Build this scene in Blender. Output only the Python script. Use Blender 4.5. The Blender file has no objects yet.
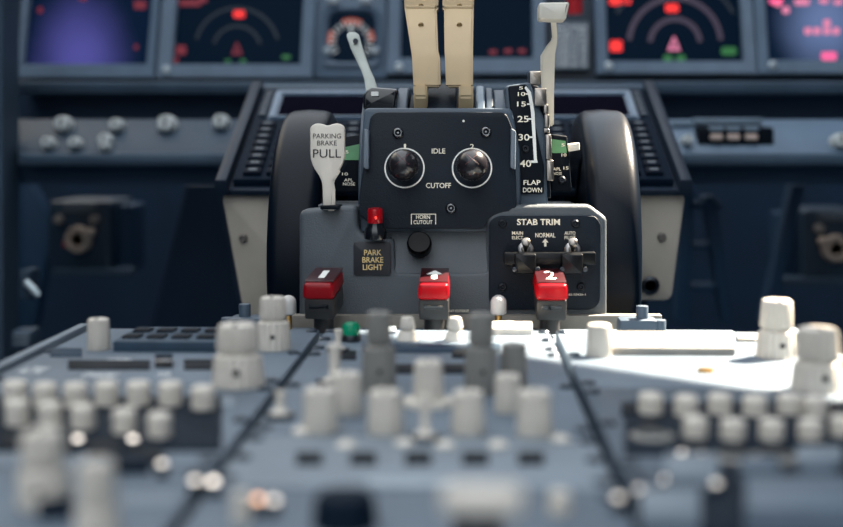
import bpy, bmesh, math, random
from mathutils import Vector, Matrix, Euler
random.seed(7)
scene = bpy.context.scene
COL = scene.collection
F = 1250.0; CX, CY = 421.5, 263.5
CAM = Vector((0, 0, 0.121))
R = Euler((math.radians(90 - 5.67), 0, math.radians(2.04)), 'XYZ').to_matrix()

# ------------------------------------------------------------ camera
cd = bpy.data.cameras.new('camera'); cam = bpy.data.objects.new('camera', cd); COL.objects.link(cam)
cam.location = CAM; cam.rotation_euler = (math.radians(90 - 5.67), 0, math.radians(2.04))
cd.sensor_width = 36; cd.lens = F / 843 * 36; cd.clip_start = 0.02
cd.dof.use_dof = True; cd.dof.focus_distance = 0.895; cd.dof.aperture_fstop = 4.2
scene.camera = cam

def ray(px, py): return R @ Vector(((px - CX) / F, -(py - CY) / F, -1))
def U(px, py, Y, k=0.0):
    """point of the upright plane y = Y + k*z seen at a photo position"""
    d = ray(px, py); t = (Y + k * CAM.z) / (d.y - k * d.z); return CAM + d * t
def G(px, py, z=0.0):
    """point of the level plane at height z"""
    d = ray(px, py); return CAM + d * ((z - CAM.z) / d.z)

# ------------------------------------------------------------ materials
def lin(c): return tuple(((v / 255) / 12.92 if v / 255 <= .04045 else ((v / 255 + .055) / 1.055) ** 2.4) for v in c)
MATS = {}
def M(name, rgb, rough=.5, metal=0.0, var=.12, scale=60, bump=.0, bscale=900, coat=0, emit=None, estr=1.0, transl=0.0, spec=.5):
    if name in MATS: return MATS[name]
    m = bpy.data.materials.new(name); m.use_nodes = True; nt = m.node_tree; b = nt.nodes['Principled BSDF']
    c = lin(rgb)
    tc = nt.nodes.new('ShaderNodeTexCoord'); n = nt.nodes.new('ShaderNodeTexNoise')
    n.inputs['Scale'].default_value = scale; n.inputs['Detail'].default_value = 5
    nt.links.new(tc.outputs['Object'], n.inputs['Vector'])
    cr = nt.nodes.new('ShaderNodeValToRGB'); cr.color_ramp.elements[0].position = .3; cr.color_ramp.elements[1].position = .7
    cr.color_ramp.elements[0].color = (*[v * (1 - var) for v in c], 1); cr.color_ramp.elements[1].color = (*[min(1, v * (1 + var)) for v in c], 1)
    nt.links.new(n.outputs['Fac'], cr.inputs['Fac']); nt.links.new(cr.outputs['Color'], b.inputs['Base Color'])
    b.inputs['Roughness'].default_value = rough; b.inputs['Metallic'].default_value = metal
    b.inputs['Specular IOR Level'].default_value = spec
    b.inputs['Coat Weight'].default_value = coat
    if bump:
        n2 = nt.nodes.new('ShaderNodeTexNoise'); n2.inputs['Scale'].default_value = bscale; n2.inputs['Detail'].default_value = 3
        nt.links.new(tc.outputs['Object'], n2.inputs['Vector'])
        bp = nt.nodes.new('ShaderNodeBump'); bp.inputs['Strength'].default_value = bump; bp.inputs['Distance'].default_value = .0006
        nt.links.new(n2.outputs['Fac'], bp.inputs['Height']); nt.links.new(bp.outputs['Normal'], b.inputs['Normal'])
    if emit:
        b.inputs['Emission Color'].default_value = (*lin(emit), 1); b.inputs['Emission Strength'].default_value = estr
    if transl:
        tr = nt.nodes.new('ShaderNodeBsdfTranslucent'); tr.inputs['Color'].default_value = (*c, 1)
        mx = nt.nodes.new('ShaderNodeMixShader'); mx.inputs[0].default_value = transl
        out = nt.nodes['Material Output']
        nt.links.new(b.outputs[0], mx.inputs[1]); nt.links.new(tr.outputs[0], mx.inputs[2]); nt.links.new(mx.outputs[0], out.inputs[0])
    MATS[name] = m; return m

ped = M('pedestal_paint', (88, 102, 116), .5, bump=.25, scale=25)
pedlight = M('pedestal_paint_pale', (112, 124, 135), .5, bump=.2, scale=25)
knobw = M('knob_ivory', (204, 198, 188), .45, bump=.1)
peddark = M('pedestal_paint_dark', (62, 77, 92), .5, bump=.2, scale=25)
knobg = M('knob_grey', (128, 127, 123), .45, bump=.1)
knobdark = M('knob_charcoal', (14, 27, 40), .5, spec=.05)
black = M('black_paint', (10, 18, 27), .5, spec=.1, bump=.25, scale=35)
plate_m = M('plate_charcoal', (15, 25, 36), .5, bump=.5, spec=.2, scale=30, var=.15)
housing = M('housing_grey', (78, 85, 91), .48, bump=.5, spec=.4, scale=30)
housing2 = M('housing_blue_grey', (64, 79, 94), .45, bump=.2, scale=30)
ledge_m = M('ledge_warm_grey', (128, 124, 116), .5, bump=.2)
gloss = M('gloss_black', (14, 17, 22), .12, coat=.6)
bakelite = M('bakelite_black', (30, 28, 32), .24, coat=.3)
wheelm = M('wheel_black', (6, 15, 26), .32, bump=.15, spec=.13, scale=40)
beige = M('lever_beige', (200, 175, 136), .45, bump=.12, scale=40, var=.06)
beige_panel = M('panel_beige', (178, 170, 157), .55, bump=.2, scale=20)
leverw = M('lever_white', (222, 218, 206), .4, var=.05)
pullw = M('handle_white', (222, 214, 202), .4, var=.04)
steel = M('steel', (150, 143, 136), .28, metal=1, var=.2, scale=200)
brass = M('brass', (190, 150, 90), .3, metal=1)
dsteel = M('dark_steel', (70, 74, 80), .35, metal=1)
redcap = M('red_cap', (192, 18, 38), .3, coat=.3, var=.08, transl=.6)
redlens = M('red_lens', (190, 14, 28), .12, coat=.6, var=.1, transl=.35)
greenl = M('green_lens', (10, 172, 130), .15, coat=.5, transl=.5)
white = M('white_paint', (235, 235, 230), .5, var=.03)
ltr = M('lettering_cream', (248, 240, 220), .5, var=.02)
ltrk = M('lettering_black', (24, 26, 30), .5, var=.02)
yel = M('lettering_yellow', (244, 214, 148), .5, var=.02)
greenband = M('green_band', (92, 150, 104), .5)
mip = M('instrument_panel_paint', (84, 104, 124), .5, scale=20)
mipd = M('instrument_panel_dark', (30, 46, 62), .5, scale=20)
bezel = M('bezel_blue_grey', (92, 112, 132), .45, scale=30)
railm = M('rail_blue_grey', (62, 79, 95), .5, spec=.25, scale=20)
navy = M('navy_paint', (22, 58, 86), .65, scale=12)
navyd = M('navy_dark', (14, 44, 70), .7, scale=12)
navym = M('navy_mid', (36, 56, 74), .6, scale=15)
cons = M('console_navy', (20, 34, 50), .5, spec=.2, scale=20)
rub = M('handle_body_dark', (40, 40, 41), .4, bump=.2)
orange = M('orange_mark', (220, 90, 52), .5)
screenm = M('screen_black', (2, 6, 12), .35, var=.05, emit=(2, 20, 38), estr=.7, spec=.05)
def EM(name, rgb, s=1.0): return M(name, rgb, .4, emit=rgb, estr=s)
e_red = EM('symbol_red', (228, 40, 36), .9); e_dred = EM('symbol_dim_red', (110, 24, 38), .6)
e_mauve = EM('symbol_mauve', (58, 46, 62), .6); e_pink = EM('symbol_pink', (215, 120, 150), .65)
e_green = EM('symbol_green', (50, 120, 60), .22); e_mag = EM('symbol_magenta', (235, 90, 140), .75); e_arc = EM('symbol_navy', (6, 26, 42), .2)
def painted_sheen_mat(name, c0, c1, center, radius, flat=.8):  # screen sheen painted into the emission as a soft radial blob
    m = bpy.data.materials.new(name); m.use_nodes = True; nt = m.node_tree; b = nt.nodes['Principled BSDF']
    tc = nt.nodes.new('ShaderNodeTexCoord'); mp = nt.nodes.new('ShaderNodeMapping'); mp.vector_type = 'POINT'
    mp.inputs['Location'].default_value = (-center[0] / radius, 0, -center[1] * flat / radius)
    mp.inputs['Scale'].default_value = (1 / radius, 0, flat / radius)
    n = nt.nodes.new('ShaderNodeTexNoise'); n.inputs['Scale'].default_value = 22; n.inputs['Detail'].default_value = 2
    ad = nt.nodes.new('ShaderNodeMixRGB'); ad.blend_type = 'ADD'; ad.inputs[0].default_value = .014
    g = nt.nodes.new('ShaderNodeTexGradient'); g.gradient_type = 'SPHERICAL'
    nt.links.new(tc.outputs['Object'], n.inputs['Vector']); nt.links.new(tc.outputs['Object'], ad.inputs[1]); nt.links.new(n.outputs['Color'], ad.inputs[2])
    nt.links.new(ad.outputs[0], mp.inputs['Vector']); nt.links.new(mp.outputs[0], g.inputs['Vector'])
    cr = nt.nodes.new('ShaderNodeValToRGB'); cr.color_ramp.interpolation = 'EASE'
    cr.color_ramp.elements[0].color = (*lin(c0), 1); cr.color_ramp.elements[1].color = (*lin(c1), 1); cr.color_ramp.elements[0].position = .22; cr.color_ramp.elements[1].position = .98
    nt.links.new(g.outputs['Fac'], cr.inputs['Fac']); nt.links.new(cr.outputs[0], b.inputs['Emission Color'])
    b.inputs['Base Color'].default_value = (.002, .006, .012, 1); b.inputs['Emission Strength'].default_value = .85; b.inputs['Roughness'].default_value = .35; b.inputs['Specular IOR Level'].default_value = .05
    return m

# ------------------------------------------------------------ mesh building
class MB:
    def __init__(s): s.bm = bmesh.new()
    def merge(s, b):
        me = bpy.data.meshes.new('t'); b.to_mesh(me); b.free(); s.bm.from_mesh(me); bpy.data.meshes.remove(me); return s
    def box(s, c, size, bevel=0, rot=None, seg=2, taper=None):
        b = bmesh.new(); bmesh.ops.create_cube(b, size=1)
        for v in b.verts:
            v.co = Vector((v.co.x * size[0], v.co.y * size[1], v.co.z * size[2]))
            if taper and v.co.z > 0: v.co.x *= taper[0]; v.co.y *= taper[1]
        if bevel: bmesh.ops.bevel(b, geom=b.edges[:], offset=bevel, segments=seg, affect='EDGES', profile=.6)
        for v in b.verts:
            if rot: v.co = rot @ v.co
            v.co += Vector(c)
        return s.merge(b)
    def prism(s, pts, depth, bevel=0, seg=2, fronts=True):
        """pts: front outline, depth: vector of the extrusion to the back"""
        b = bmesh.new(); d = Vector(depth)
        f = [b.verts.new(p) for p in pts]; k = [b.verts.new(Vector(p) + d) for p in pts]; n = len(pts)
        b.faces.new(f); b.faces.new(k[::-1])
        for i in range(n): b.faces.new((f[i], k[i], k[(i + 1) % n], f[(i + 1) % n]))
        bmesh.ops.recalc_face_normals(b, faces=b.faces[:])
        if bevel:
            fs = set(f); ed = [e for e in b.edges if e.verts[0] in fs and e.verts[1] in fs]
            bmesh.ops.bevel(b, geom=ed, offset=bevel, segments=seg, affect='EDGES', profile=.5)
        return s.merge(b)
    def frame(s, outer, inner, depth):
        """ring of four bars between two quads"""
        b = bmesh.new(); d = Vector(depth)
        o = [b.verts.new(p) for p in outer]; i = [b.verts.new(p) for p in inner]
        o2 = [b.verts.new(Vector(p) + d) for p in outer]; i2 = [b.verts.new(Vector(p) + d) for p in inner]
        for a in range(len(outer)):
            c = (a + 1) % len(outer)
            b.faces.new((o[a], o[c], i[c], i[a])); b.faces.new((o2[a], i2[a], i2[c], o2[c]))
            b.faces.new((o[a], o2[a], o2[c], o[c])); b.faces.new((i[a], i[c], i2[c], i2[a]))
        bmesh.ops.recalc_face_normals(b, faces=b.faces[:])
        ed = [e for e in b.edges if (e.verts[0] in i and e.verts[1] in i) or (e.verts[0] in o and e.verts[1] in o)]
        bmesh.ops.bevel(b, geom=ed, offset=.002, segments=2, affect='EDGES')
        return s.merge(b)
    def lathe(s, prof, o=(0, 0, 0), axis=(0, 0, 1), n=40, flute=0, nf=16, zf=None):
        """prof: (radius, height) pairs along the axis"""
        b = bmesh.new(); a = Vector(axis).normalized(); q = Vector((0, 0, 1)).rotation_difference(a); rings = []
        for r, h in prof:
            if r < 1e-6: rings.append([b.verts.new(q @ Vector((0, 0, h)) + Vector(o))]); continue
            ring = []
            for i in range(n):
                t = 2 * math.pi * i / n; rr = r
                if flute and zf and zf[0] <= h <= zf[1]: rr = r * (1 - flute * (.5 + .5 * math.cos(t * nf)) ** 3)
                ring.append(b.verts.new(q @ Vector((rr * math.cos(t), rr * math.sin(t), h)) + Vector(o)))
            rings.append(ring)
        for A, B in zip(rings, rings[1:]):
            if len(A) == 1 and len(B) == 1: continue
            for i in range(n):
                j = (i + 1) % n
                if len(A) == 1: b.faces.new((A[0], B[j], B[i]))
                elif len(B) == 1: b.faces.new((A[i], A[j], B[0]))
                else: b.faces.new((A[i], A[j], B[j], B[i]))
        if len(rings[0]) > 1: b.faces.new(rings[0][::-1])
        if len(rings[-1]) > 1: b.faces.new(rings[-1])
        bmesh.ops.recalc_face_normals(b, faces=b.faces[:])
        return s.merge(b)
    def cyl(s, o, r, h, axis=(0, 0, 1), n=32, bev=.15, r2=None):
        r2 = r if r2 is None else r2; e = min(r2, abs(h)) * bev; g = math.copysign(e, h)
        return s.lathe([(r - e * .3, 0), (r, g * .3), (r2, h - g), (r2 - e * .3, h - g * .3), (r2 - e, h)], o, axis, n)
    def tube(s, pts, r, n=12):
        b = bmesh.new(); pts = [Vector(p) for p in pts]; rings = []
        for i, p in enumerate(pts):
            d = (pts[min(i + 1, len(pts) - 1)] - pts[max(i - 1, 0)]).normalized(); q = Vector((0, 0, 1)).rotation_difference(d)
            rr = r[i] if isinstance(r, (list, tuple)) else r
            rings.append([b.verts.new(p + q @ Vector((rr * math.cos(2 * math.pi * k / n), rr * math.sin(2 * math.pi * k / n), 0))) for k in range(n)])
        for A, B in zip(rings, rings[1:]):
            for k in range(n): b.faces.new((A[k], A[(k + 1) % n], B[(k + 1) % n], B[k]))
        b.faces.new(rings[0][::-1]); b.faces.new(rings[-1]); bmesh.ops.recalc_face_normals(b, faces=b.faces[:])
        return s.merge(b)
    def ribbon(s, rows, depth, bevel=.0015):
        """rows: (py, x left, x right, Y); a bent bar facing aft"""
        b = bmesh.new(); V = []
        for py, xl, xr, Y in rows:
            l, r = U(xl, py, Y), U(xr, py, Y); d = Vector((0, depth, 0))
            V.append([b.verts.new(p) for p in (l, r, r + d, l + d)])
        for A, B in zip(V, V[1:]):
            for i in range(4): b.faces.new((A[i], A[(i + 1) % 4], B[(i + 1) % 4], B[i]))
        b.faces.new(V[0]); b.faces.new(V[-1][::-1]); bmesh.ops.recalc_face_normals(b, faces=b.faces[:])
        if bevel: bmesh.ops.bevel(b, geom=[e for e in b.edges if e.calc_face_angle(0) > .6], offset=bevel, segments=2, affect='EDGES')
        return s.merge(b)
    def face(s, pts):
        s.bm.faces.new([s.bm.verts.new(p) for p in pts]); return s

WL = {}
def wloc(o): return WL.get(o.name, Vector((0, 0, 0)))
def obj(name, mb, mat, parent=None, label=None, smooth=True, **props):
    bm = mb.bm; c = Vector((0, 0, 0))
    if len(bm.verts):
        lo = Vector([min(v.co[i] for v in bm.verts) for i in range(3)]); hi = Vector([max(v.co[i] for v in bm.verts) for i in range(3)]); c = (lo + hi) / 2
    for v in bm.verts: v.co -= c
    me = bpy.data.meshes.new(name); bm.to_mesh(me); bm.free()
    if smooth and len(me.polygons):
        me.polygons.foreach_set('use_smooth', [True] * len(me.polygons))
        try: me.set_sharp_from_angle(angle=math.radians(38))
        except Exception: pass
    me.materials.append(mat)
    o = bpy.data.objects.new(name, me); COL.objects.link(o)
    if parent is not None: o.parent = parent; o.location = c - wloc(parent)
    else: o.location = c
    WL[o.name] = c
    if label: o['label'] = label
    for k, v in props.items(): o[k] = v
    return o
def thing(name, label, cat, loc, group=None):
    o = bpy.data.objects.new(name, None); COL.objects.link(o); o.location = loc; o.empty_display_size = .01
    WL[o.name] = Vector(loc); o['label'] = label; o['category'] = cat
    if group: o['group'] = group
    return o
def fillet(pts, r, n=6):
    """rounded outline; r one radius or one per corner"""
    out = []; N = len(pts)
    for i, p in enumerate(pts):
        rr = r[i] if isinstance(r, (list, tuple)) else r
        p = Vector(p); a = Vector(pts[i - 1]) - p; b = Vector(pts[(i + 1) % N]) - p
        rr = min(rr, a.length * .49, b.length * .49)
        if rr <= 0: out.append(tuple(p)); continue
        A = p + a.normalized() * rr; B = p + b.normalized() * rr
        for k in range(n + 1):
            t = k / n; q = A * (1 - t) ** 2 + p * 2 * t * (1 - t) + B * t * t; out.append((q.x, q.y))
    return out
def up(pts, Y, k=0.0): return [U(x, y, Y, k) for x, y in pts]
def rect(x0, y0, x1, y1): return [(x0, y1), (x1, y1), (x1, y0), (x0, y0)]
_tc = {}
def glyphs(s, bold=0.0):
    cu = bpy.data.curves.new('t', 'FONT'); cu.body = s; cu.align_x = 'CENTER'; cu.size = 1; cu.offset = bold; cu.resolution_u = 3
    cu.space_line = .85
    o = bpy.data.objects.new('t', cu); COL.objects.link(o); bpy.context.view_layer.update()
    me = bpy.data.meshes.new_from_object(o.evaluated_get(bpy.context.evaluated_depsgraph_get()))
    V = [v.co.copy() for v in me.vertices]; P = [tuple(p.vertices) for p in me.polygons]
    bpy.data.objects.remove(o); bpy.data.curves.remove(cu); bpy.data.meshes.remove(me)
    x0, x1 = min(v.x for v in V), max(v.x for v in V); y0, y1 = min(v.y for v in V), max(v.y for v in V)
    return [((v.x - (x0 + x1) / 2) / (x1 - x0), (v.y - (y0 + y1) / 2) / (y1 - y0)) for v in V], P
def put_text(mb, s, px, py, w, h, Y, k=0.0, bold=.012):
    """s centred at the photo position, w x h photo pixels, printed on the plane"""
    V, P = glyphs(s, bold); vs = [mb.bm.verts.new(U(px + u * w, py - v * h, Y, k)) for u, v in V]
    for p in P:
        try: mb.bm.faces.new([vs[i] for i in p])
        except ValueError: pass
    return mb
def put_text3(mb, s, o, uv, vv, w, h, bold=.012):
    V, P = glyphs(s, bold); vs = [mb.bm.verts.new(Vector(o) + Vector(uv) * (u * w) + Vector(vv) * (v * h)) for u, v in V]
    for p in P:
        try: mb.bm.faces.new([vs[i] for i in p])
        except ValueError: pass
    return mb
def screw(px, py, Y, k, r, mat, parent, name='screw', slot=True):
    """r in photo pixels"""
    o = U(px, py, Y, k); rr = r * o.y / F; n = Vector((0, -1, k)).normalized(); mb = MB()
    mb.lathe([(rr, -.001), (rr, .0004), (rr * .85, .0012), (rr * .66, .0018), (rr * .56, .0018), (rr * .5, -.0008), (rr * .28, -.0008), (rr * .2, .0004), (0, .0006)], o, n, 20)
    return obj(name, mb, mat, parent)

# ------------------------------------------------------------ the setting
def struct(name, mb, mat): return obj(name, mb, mat, None, kind='structure', smooth=False)
struct('floor', MB().box((0, 1.0, -.62), (1.5, 2.6, .04)), navy)
struct('wall_left', MB().box((-.84, 1.2, .35), (.04, 3.0, 1.9)), navym)
struct('wall_front', MB().box((0, 2.3, -.1), (1.64, .04, 1.0)), navyd)
SUN = Vector((.53, .39, .75)).normalized()
XW = .75
def to_sun_hole(p): t = (XW - p.x) / SUN.x; return (p.y + t * SUN.y, p.z + t * SUN.z)
e1, e2 = to_sun_hole(G(322, 333)), to_sun_hole(G(800, 405))
def edge_at(z): t = (z - e1[1]) / (e2[1] - e1[1]); return e1[0] + t * (e2[0] - e1[0])
ymax = to_sun_hole(Vector((.2, 1.085, 0)))[0]; zmax = e1[1] + .04
sun_hole = [(edge_at(.58), .58), (ymax, .58), (ymax, zmax), (edge_at(zmax), zmax)]
# unseen right sidewall, its opening shaped to cast the sun patch
oq = [(-.9, -.62), (3.2, -.62), (3.2, 2.8), (-.9, 2.8)]
wb = MB(); wb.frame([Vector((XW, y, z)) for y, z in oq], [Vector((XW, y, z)) for y, z in sun_hole], (.03, 0, 0))
struct('wall_right', wb, navym)
# upright post at the left of the instrument panel
struct('trim_1', MB().prism(up(fillet(rect(-24, -60, 3, 400), 3), 1.40), (0, .05, 0), .003), railm)

# ------------------------------------------------------------ instrument panel
MY, MK = 1.58, .12
def mp(pts, dy=0.0): return up(pts, MY + dy, MK)
T = thing('instrument_panel', 'long blue-grey main instrument panel across the cockpit front below the displays', 'panel', U(440, 90, 1.58))
obj('panel_board', MB().prism(mp(rect(0, -60, 900, 84), .0200), (0, .03, 0)), mipd, T)
obj('rail', MB().prism(up(fillet(rect(17, 81, 900, 94), 3), 1.52), (0, .09, 0), .004), railm, T)
obj('recess_board', MB().prism(up(rect(17, 92, 900, 122), 1.57), (0, .02, 0)), navyd, T)
lm = MB()
obj('data_placard', MB().prism(mp(rect(552, 22, 589, 69), .006), (0, .008, 0), .001), M('placard_grey', (100, 114, 126), .5), T)
for i in range(8): put_text(lm, ['ALT KIAS', 'FLAPS 1 250', 'FLAPS 5 210', 'FLAPS 10 190', 'FLAPS 15 190', 'FLAPS 25 170', 'FLAPS 30 165', 'FLAPS 40 156'][i], 571, 27 + i * 5.4, 32, 4.0, MY + .0055, MK)
obj('placard_lettering', lm, M('placard_letters', (236, 240, 240), .5), T)
obj('panel_lever', MB().tube([U(575, -40, 1.53), U(575, 14, 1.535)], .009), e_red if False else M('lever_red', (190, 30, 40), .4), T)
for x, y in ((166, 70), (399, 67), (609, 66), (773, 65)): screw(x, y, MY - .011, MK, 4.2, M('screw_pale', (185, 195, 200), .3, metal=.6), T)

def display(label, outer, inner, smat, dots=(), arcs=(), tri=()):
    c = mp([outer[0]])[0]; t = thing('display_unit', label, 'display', c, None)
    obj('bezel', MB().frame(mp(outer, -.01), mp(inner, -.007), (0, .022, 0)), bezel, t)
    s = obj('screen', MB().prism(mp(inner, .004), (0, .006, 0)), smat, t)
    for (x, y, w, h, m) in dots:
        obj('symbol', MB().prism(mp(fillet(rect(x - w / 2, y - h / 2, x + w / 2, y + h / 2), 2, 3), .003), (0, .0008, 0)), m, s)
    for (x, y, r, w, a0, a1, m) in arcs:
        P = [(x + (r + w / 2) * math.cos(math.radians(a0 + (a1 - a0) * i / 28)), y - (r + w / 2) * math.sin(math.radians(a0 + (a1 - a0) * i / 28))) for i in range(29)]
        Q = [(x + (r - w / 2) * math.cos(math.radians(a0 + (a1 - a0) * i / 28)), y - (r - w / 2) * math.sin(math.radians(a0 + (a1 - a0) * i / 28))) for i in range(29)]
        b = MB(); A = [b.bm.verts.new(p) for p in mp(P, .003)]; B = [b.bm.verts.new(p) for p in mp(Q, .003)]
        for i in range(28): b.bm.faces.new((A[i], A[i + 1], B[i + 1], B[i]))
        obj('range_arc', b, m, s)
    for (x, y, w, h, m) in tri:
        b = MB(); o = mp([(x, y - h / 2), (x + w / 2, y + h / 2), (x - w / 2, y + h / 2)], .003); i_ = mp([(x, y - h / 6), (x + w / 5, y + h / 3), (x - w / 5, y + h / 3)], .003)
        vo = [b.bm.verts.new(p) for p in o]; vi = [b.bm.verts.new(p) for p in i_]
        for k in range(3): b.bm.faces.new((vo[k], vo[(k + 1) % 3], vi[(k + 1) % 3], vi[k]))
        obj('aircraft_symbol', b, m, s)
    return t
sky_sheen1 = painted_sheen_mat('screen_violet', (4, 20, 44), (82, 80, 156), (-.004, -.050), .104, .75)  # sky reflection on the glass, painted as violet emission
haze_sheen5 = painted_sheen_mat('screen_blue', (4, 20, 42), (104, 124, 168), (.012, -.008), .10, .8)  # bluish haze over the screen, painted into its emission
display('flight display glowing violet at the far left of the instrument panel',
        [(16, 78), (154, 78), (163, -40), (24, -40)], [(23, 64), (146, 64), (155, -40), (33, -40)], sky_sheen1,
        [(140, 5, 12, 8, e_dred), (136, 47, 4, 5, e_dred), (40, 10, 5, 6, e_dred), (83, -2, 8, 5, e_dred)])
display('dark map display with small red marks, second from the left post',
        [(156, 78), (312, 78), (318, -40), (165, -40)], [(172, 64), (300, 64), (305, -40), (180, -40)], screenm,
        [(181, 50, 10, 9, e_dred), (176, 60, 5, 6, e_dred), (239, 14, 11, 7, e_red), (190, 3, 22, 6, e_dred), (203, -2, 8, 9, e_dred), (228, 61, 6, 3, e_green), (243, 61, 6, 3, e_green), (286, 57, 9, 4, e_green)],
        [(237, 50, 42, 3, 15, 165, e_arc), (237, 50, 24, 3, 15, 165, e_arc)], [(237, 48, 11, 13, e_dred)])
display('dark centre display partly hidden behind the two beige thrust levers',
        [(386, 74), (546, 74), (545, -40), (389, -40)], [(400, 58), (533, 58), (532, -40), (402, -40)], screenm,
        [(493, 52, 8, 4, e_dred), (508, 51, 8, 4, e_dred), (522, 51, 8, 4, e_dred)])
display('dark map display with mauve range arcs and red marks right of the flap lever',
        [(597, 74), (757, 74), (750, -40), (593, -40)], [(608, 61), (744, 61), (738, -40), (604, -40)], screenm,
        [(672, 8, 13, 8, e_red), (616, 46, 12, 11, e_red), (615, 1, 11, 8, e_red), (626, 1, 10, 6, e_red), (668, 58, 9, 6, e_green), (681, 58, 9, 6, e_green), (729, 51, 15, 8, e_green)],
        [(675, 44, 25, 5, 5, 175, e_mauve), (675, 44, 46, 5, 5, 175, e_mauve), (675, 44, 66, 4, 28, 152, e_arc)], [(674, 43, 13, 15, e_pink)])
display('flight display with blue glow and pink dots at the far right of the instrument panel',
        [(758, 74), (895, 74), (884, -40), (752, -40)], [(769, 60), (880, 60), (868, -40), (763, -40)], haze_sheen5,
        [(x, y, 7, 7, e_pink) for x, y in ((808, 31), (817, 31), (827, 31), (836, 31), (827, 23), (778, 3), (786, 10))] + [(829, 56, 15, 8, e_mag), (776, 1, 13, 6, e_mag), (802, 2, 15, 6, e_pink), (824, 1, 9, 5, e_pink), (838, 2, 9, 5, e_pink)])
# standby gauge
T = thing('standby_gauge', 'square gauge with white ticks and orange arcs behind the speedbrake lever', 'gauge', U(350, 70, MY))
obj('gauge_plate', MB().prism(mp(rect(314, -40, 386, 78), 0), (0, .0125, 0), .002), bezel, T)
obj('gauge_bezel', MB().frame(mp(fillet(rect(322, 8, 381, 66), 8, 4), -.006), mp(fillet(rect(328, 12, 376, 62), 12, 4), -.003), (0, .012, 0)), mip, T)
gf = obj('gauge_face', MB().prism(mp(fillet(rect(327, 11, 377, 63), 12, 4), -.0008), (0, .006, 0)), screenm, T)
def arcmesh(x, y, r0, r1, a0, a1, n, dy):
    b = MB(); A = []; B = []
    for i in range(n + 1):
        t = math.radians(a0 + (a1 - a0) * i / n)
        A.append(b.bm.verts.new(U(x + r1 * math.cos(t), y - r1 * math.sin(t), MY + dy, MK))); B.append(b.bm.verts.new(U(x + r0 * math.cos(t), y - r0 * math.sin(t), MY + dy, MK)))
    for i in range(n): b.bm.faces.new((A[i], A[i + 1], B[i + 1], B[i]))
    return b
for a0, a1 in ((62, 112), (5, 32), (150, 185)): obj('orange_arc', arcmesh(351, 42, 18, 24, a0, a1, 12, -.0012), orange, gf)
for a in range(-40, 221, 14):
    obj('tick', arcmesh(351, 42, 15, 22, a - 2.2, a + 2.2, 1, -.0016), white, gf)
obj('needle', arcmesh(351, 42, 0, 17, 84, 96, 2, -.002), white, gf)
for x in (333, 365): obj('bracket', MB().prism(mp(fillet(rect(x - 6, -8, x + 6, 4), 3, 3), -.006), (0, .01, 0), .001), M('bracket_pale', (150, 160, 168), .4), T)
for x in (328, 375): obj('corner_screw', MB().lathe([(.006, -.003), (.006, .002), (.004, .004), (0, .004)], mp([(x, 51)], -.006)[0], (0, -1, .1), 16), M('bracket_pale', (150, 160, 168), .4), T)

# lower panels below the rail, and the footwells
def lower_panel(name, label, x0, x1):
    t = thing(name, label, 'panel', U((x0 + x1) / 2, 165, 1.45))
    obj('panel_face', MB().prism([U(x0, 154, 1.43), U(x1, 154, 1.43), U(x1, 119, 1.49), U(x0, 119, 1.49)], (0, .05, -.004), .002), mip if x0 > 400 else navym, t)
    obj('lip', MB().prism(up(fillet(rect(x0, 153, x1, 166), 4), 1.42), (0, .06, 0), .004), railm, t)
    obj('underside', MB().prism(up(rect(x0, 166, x1, 184), 1.47), (0, .05, 0)), navy, t)
    return t
def face_knob(px, py, r, Y, mat, parent, L=.02, ax=(0, -1, .25)):
    o = U(px, py, Y); rr = r * Y / F; a = Vector(ax).normalized(); o = o + a * -.004
    k = obj('knob', MB().lathe([(rr * .95, 0), (rr, .002), (rr, L * .4), (rr * .82, L * .45), (rr * .78, L * .9), (rr * .65, L), (0, L)], o, a, 40, .1, 12, (.001, L * .42)), mat, parent)
    obj('pointer', MB().box(o + a * (L + .0003), (rr * .18, .0006, rr * 1.0), 0, a.to_track_quat('-Y', 'Z').to_matrix()), ltrk, k)
    return k
kn_b = M('knob_pale_grey', (176, 182, 182), .4)
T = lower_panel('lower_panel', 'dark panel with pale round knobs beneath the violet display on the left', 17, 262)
for x, y, r in ((65, 126, 10), (118, 127, 8), (168, 126, 11), (222, 124, 9.5), (50, 145, 7.5), (77, 145, 7.5), (107, 142, 8), (107, 148, 6)):
    face_knob(x, y, r, 1.43 + .06 * (154 - y) / 35 - .002, kn_b, T)
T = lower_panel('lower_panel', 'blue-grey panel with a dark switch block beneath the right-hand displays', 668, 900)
sb = obj('switch_block', MB().prism(up(fillet(rect(698, 127, 774, 151), 4), 1.445), (0, .03, 0), .002), black, T)
obj('legend_strip', MB().prism(up(rect(694, 118, 762, 124), 1.472), (0, .02, 0), .001), M('legend_grey', (110, 128, 144), .5), T)
for x in (717, 734, 752):
    obj('switch', MB().prism(up(fillet(rect(x - 6, 134, x + 6, 140), 2), 1.439), (0, .02, 0), .001), M('switch_tan', (190, 170, 160), .4), sb)
    obj('switch_guard', MB().prism(up(fillet(rect(x - 7, 126, x + 7, 131), 2), 1.441), (0, .02, 0), .001), M('legend_grey', (110, 128, 144), .5), sb)
face_knob(686, 142, 6, 1.448, kn_b, T); face_knob(838, 143, 9, 1.446, kn_b, T)
obj('small_label', MB().prism(up(rect(672, 121, 692, 126), 1.472), (0, .02, 0), .001), M('legend_grey', (110, 128, 144), .5), T)

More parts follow.
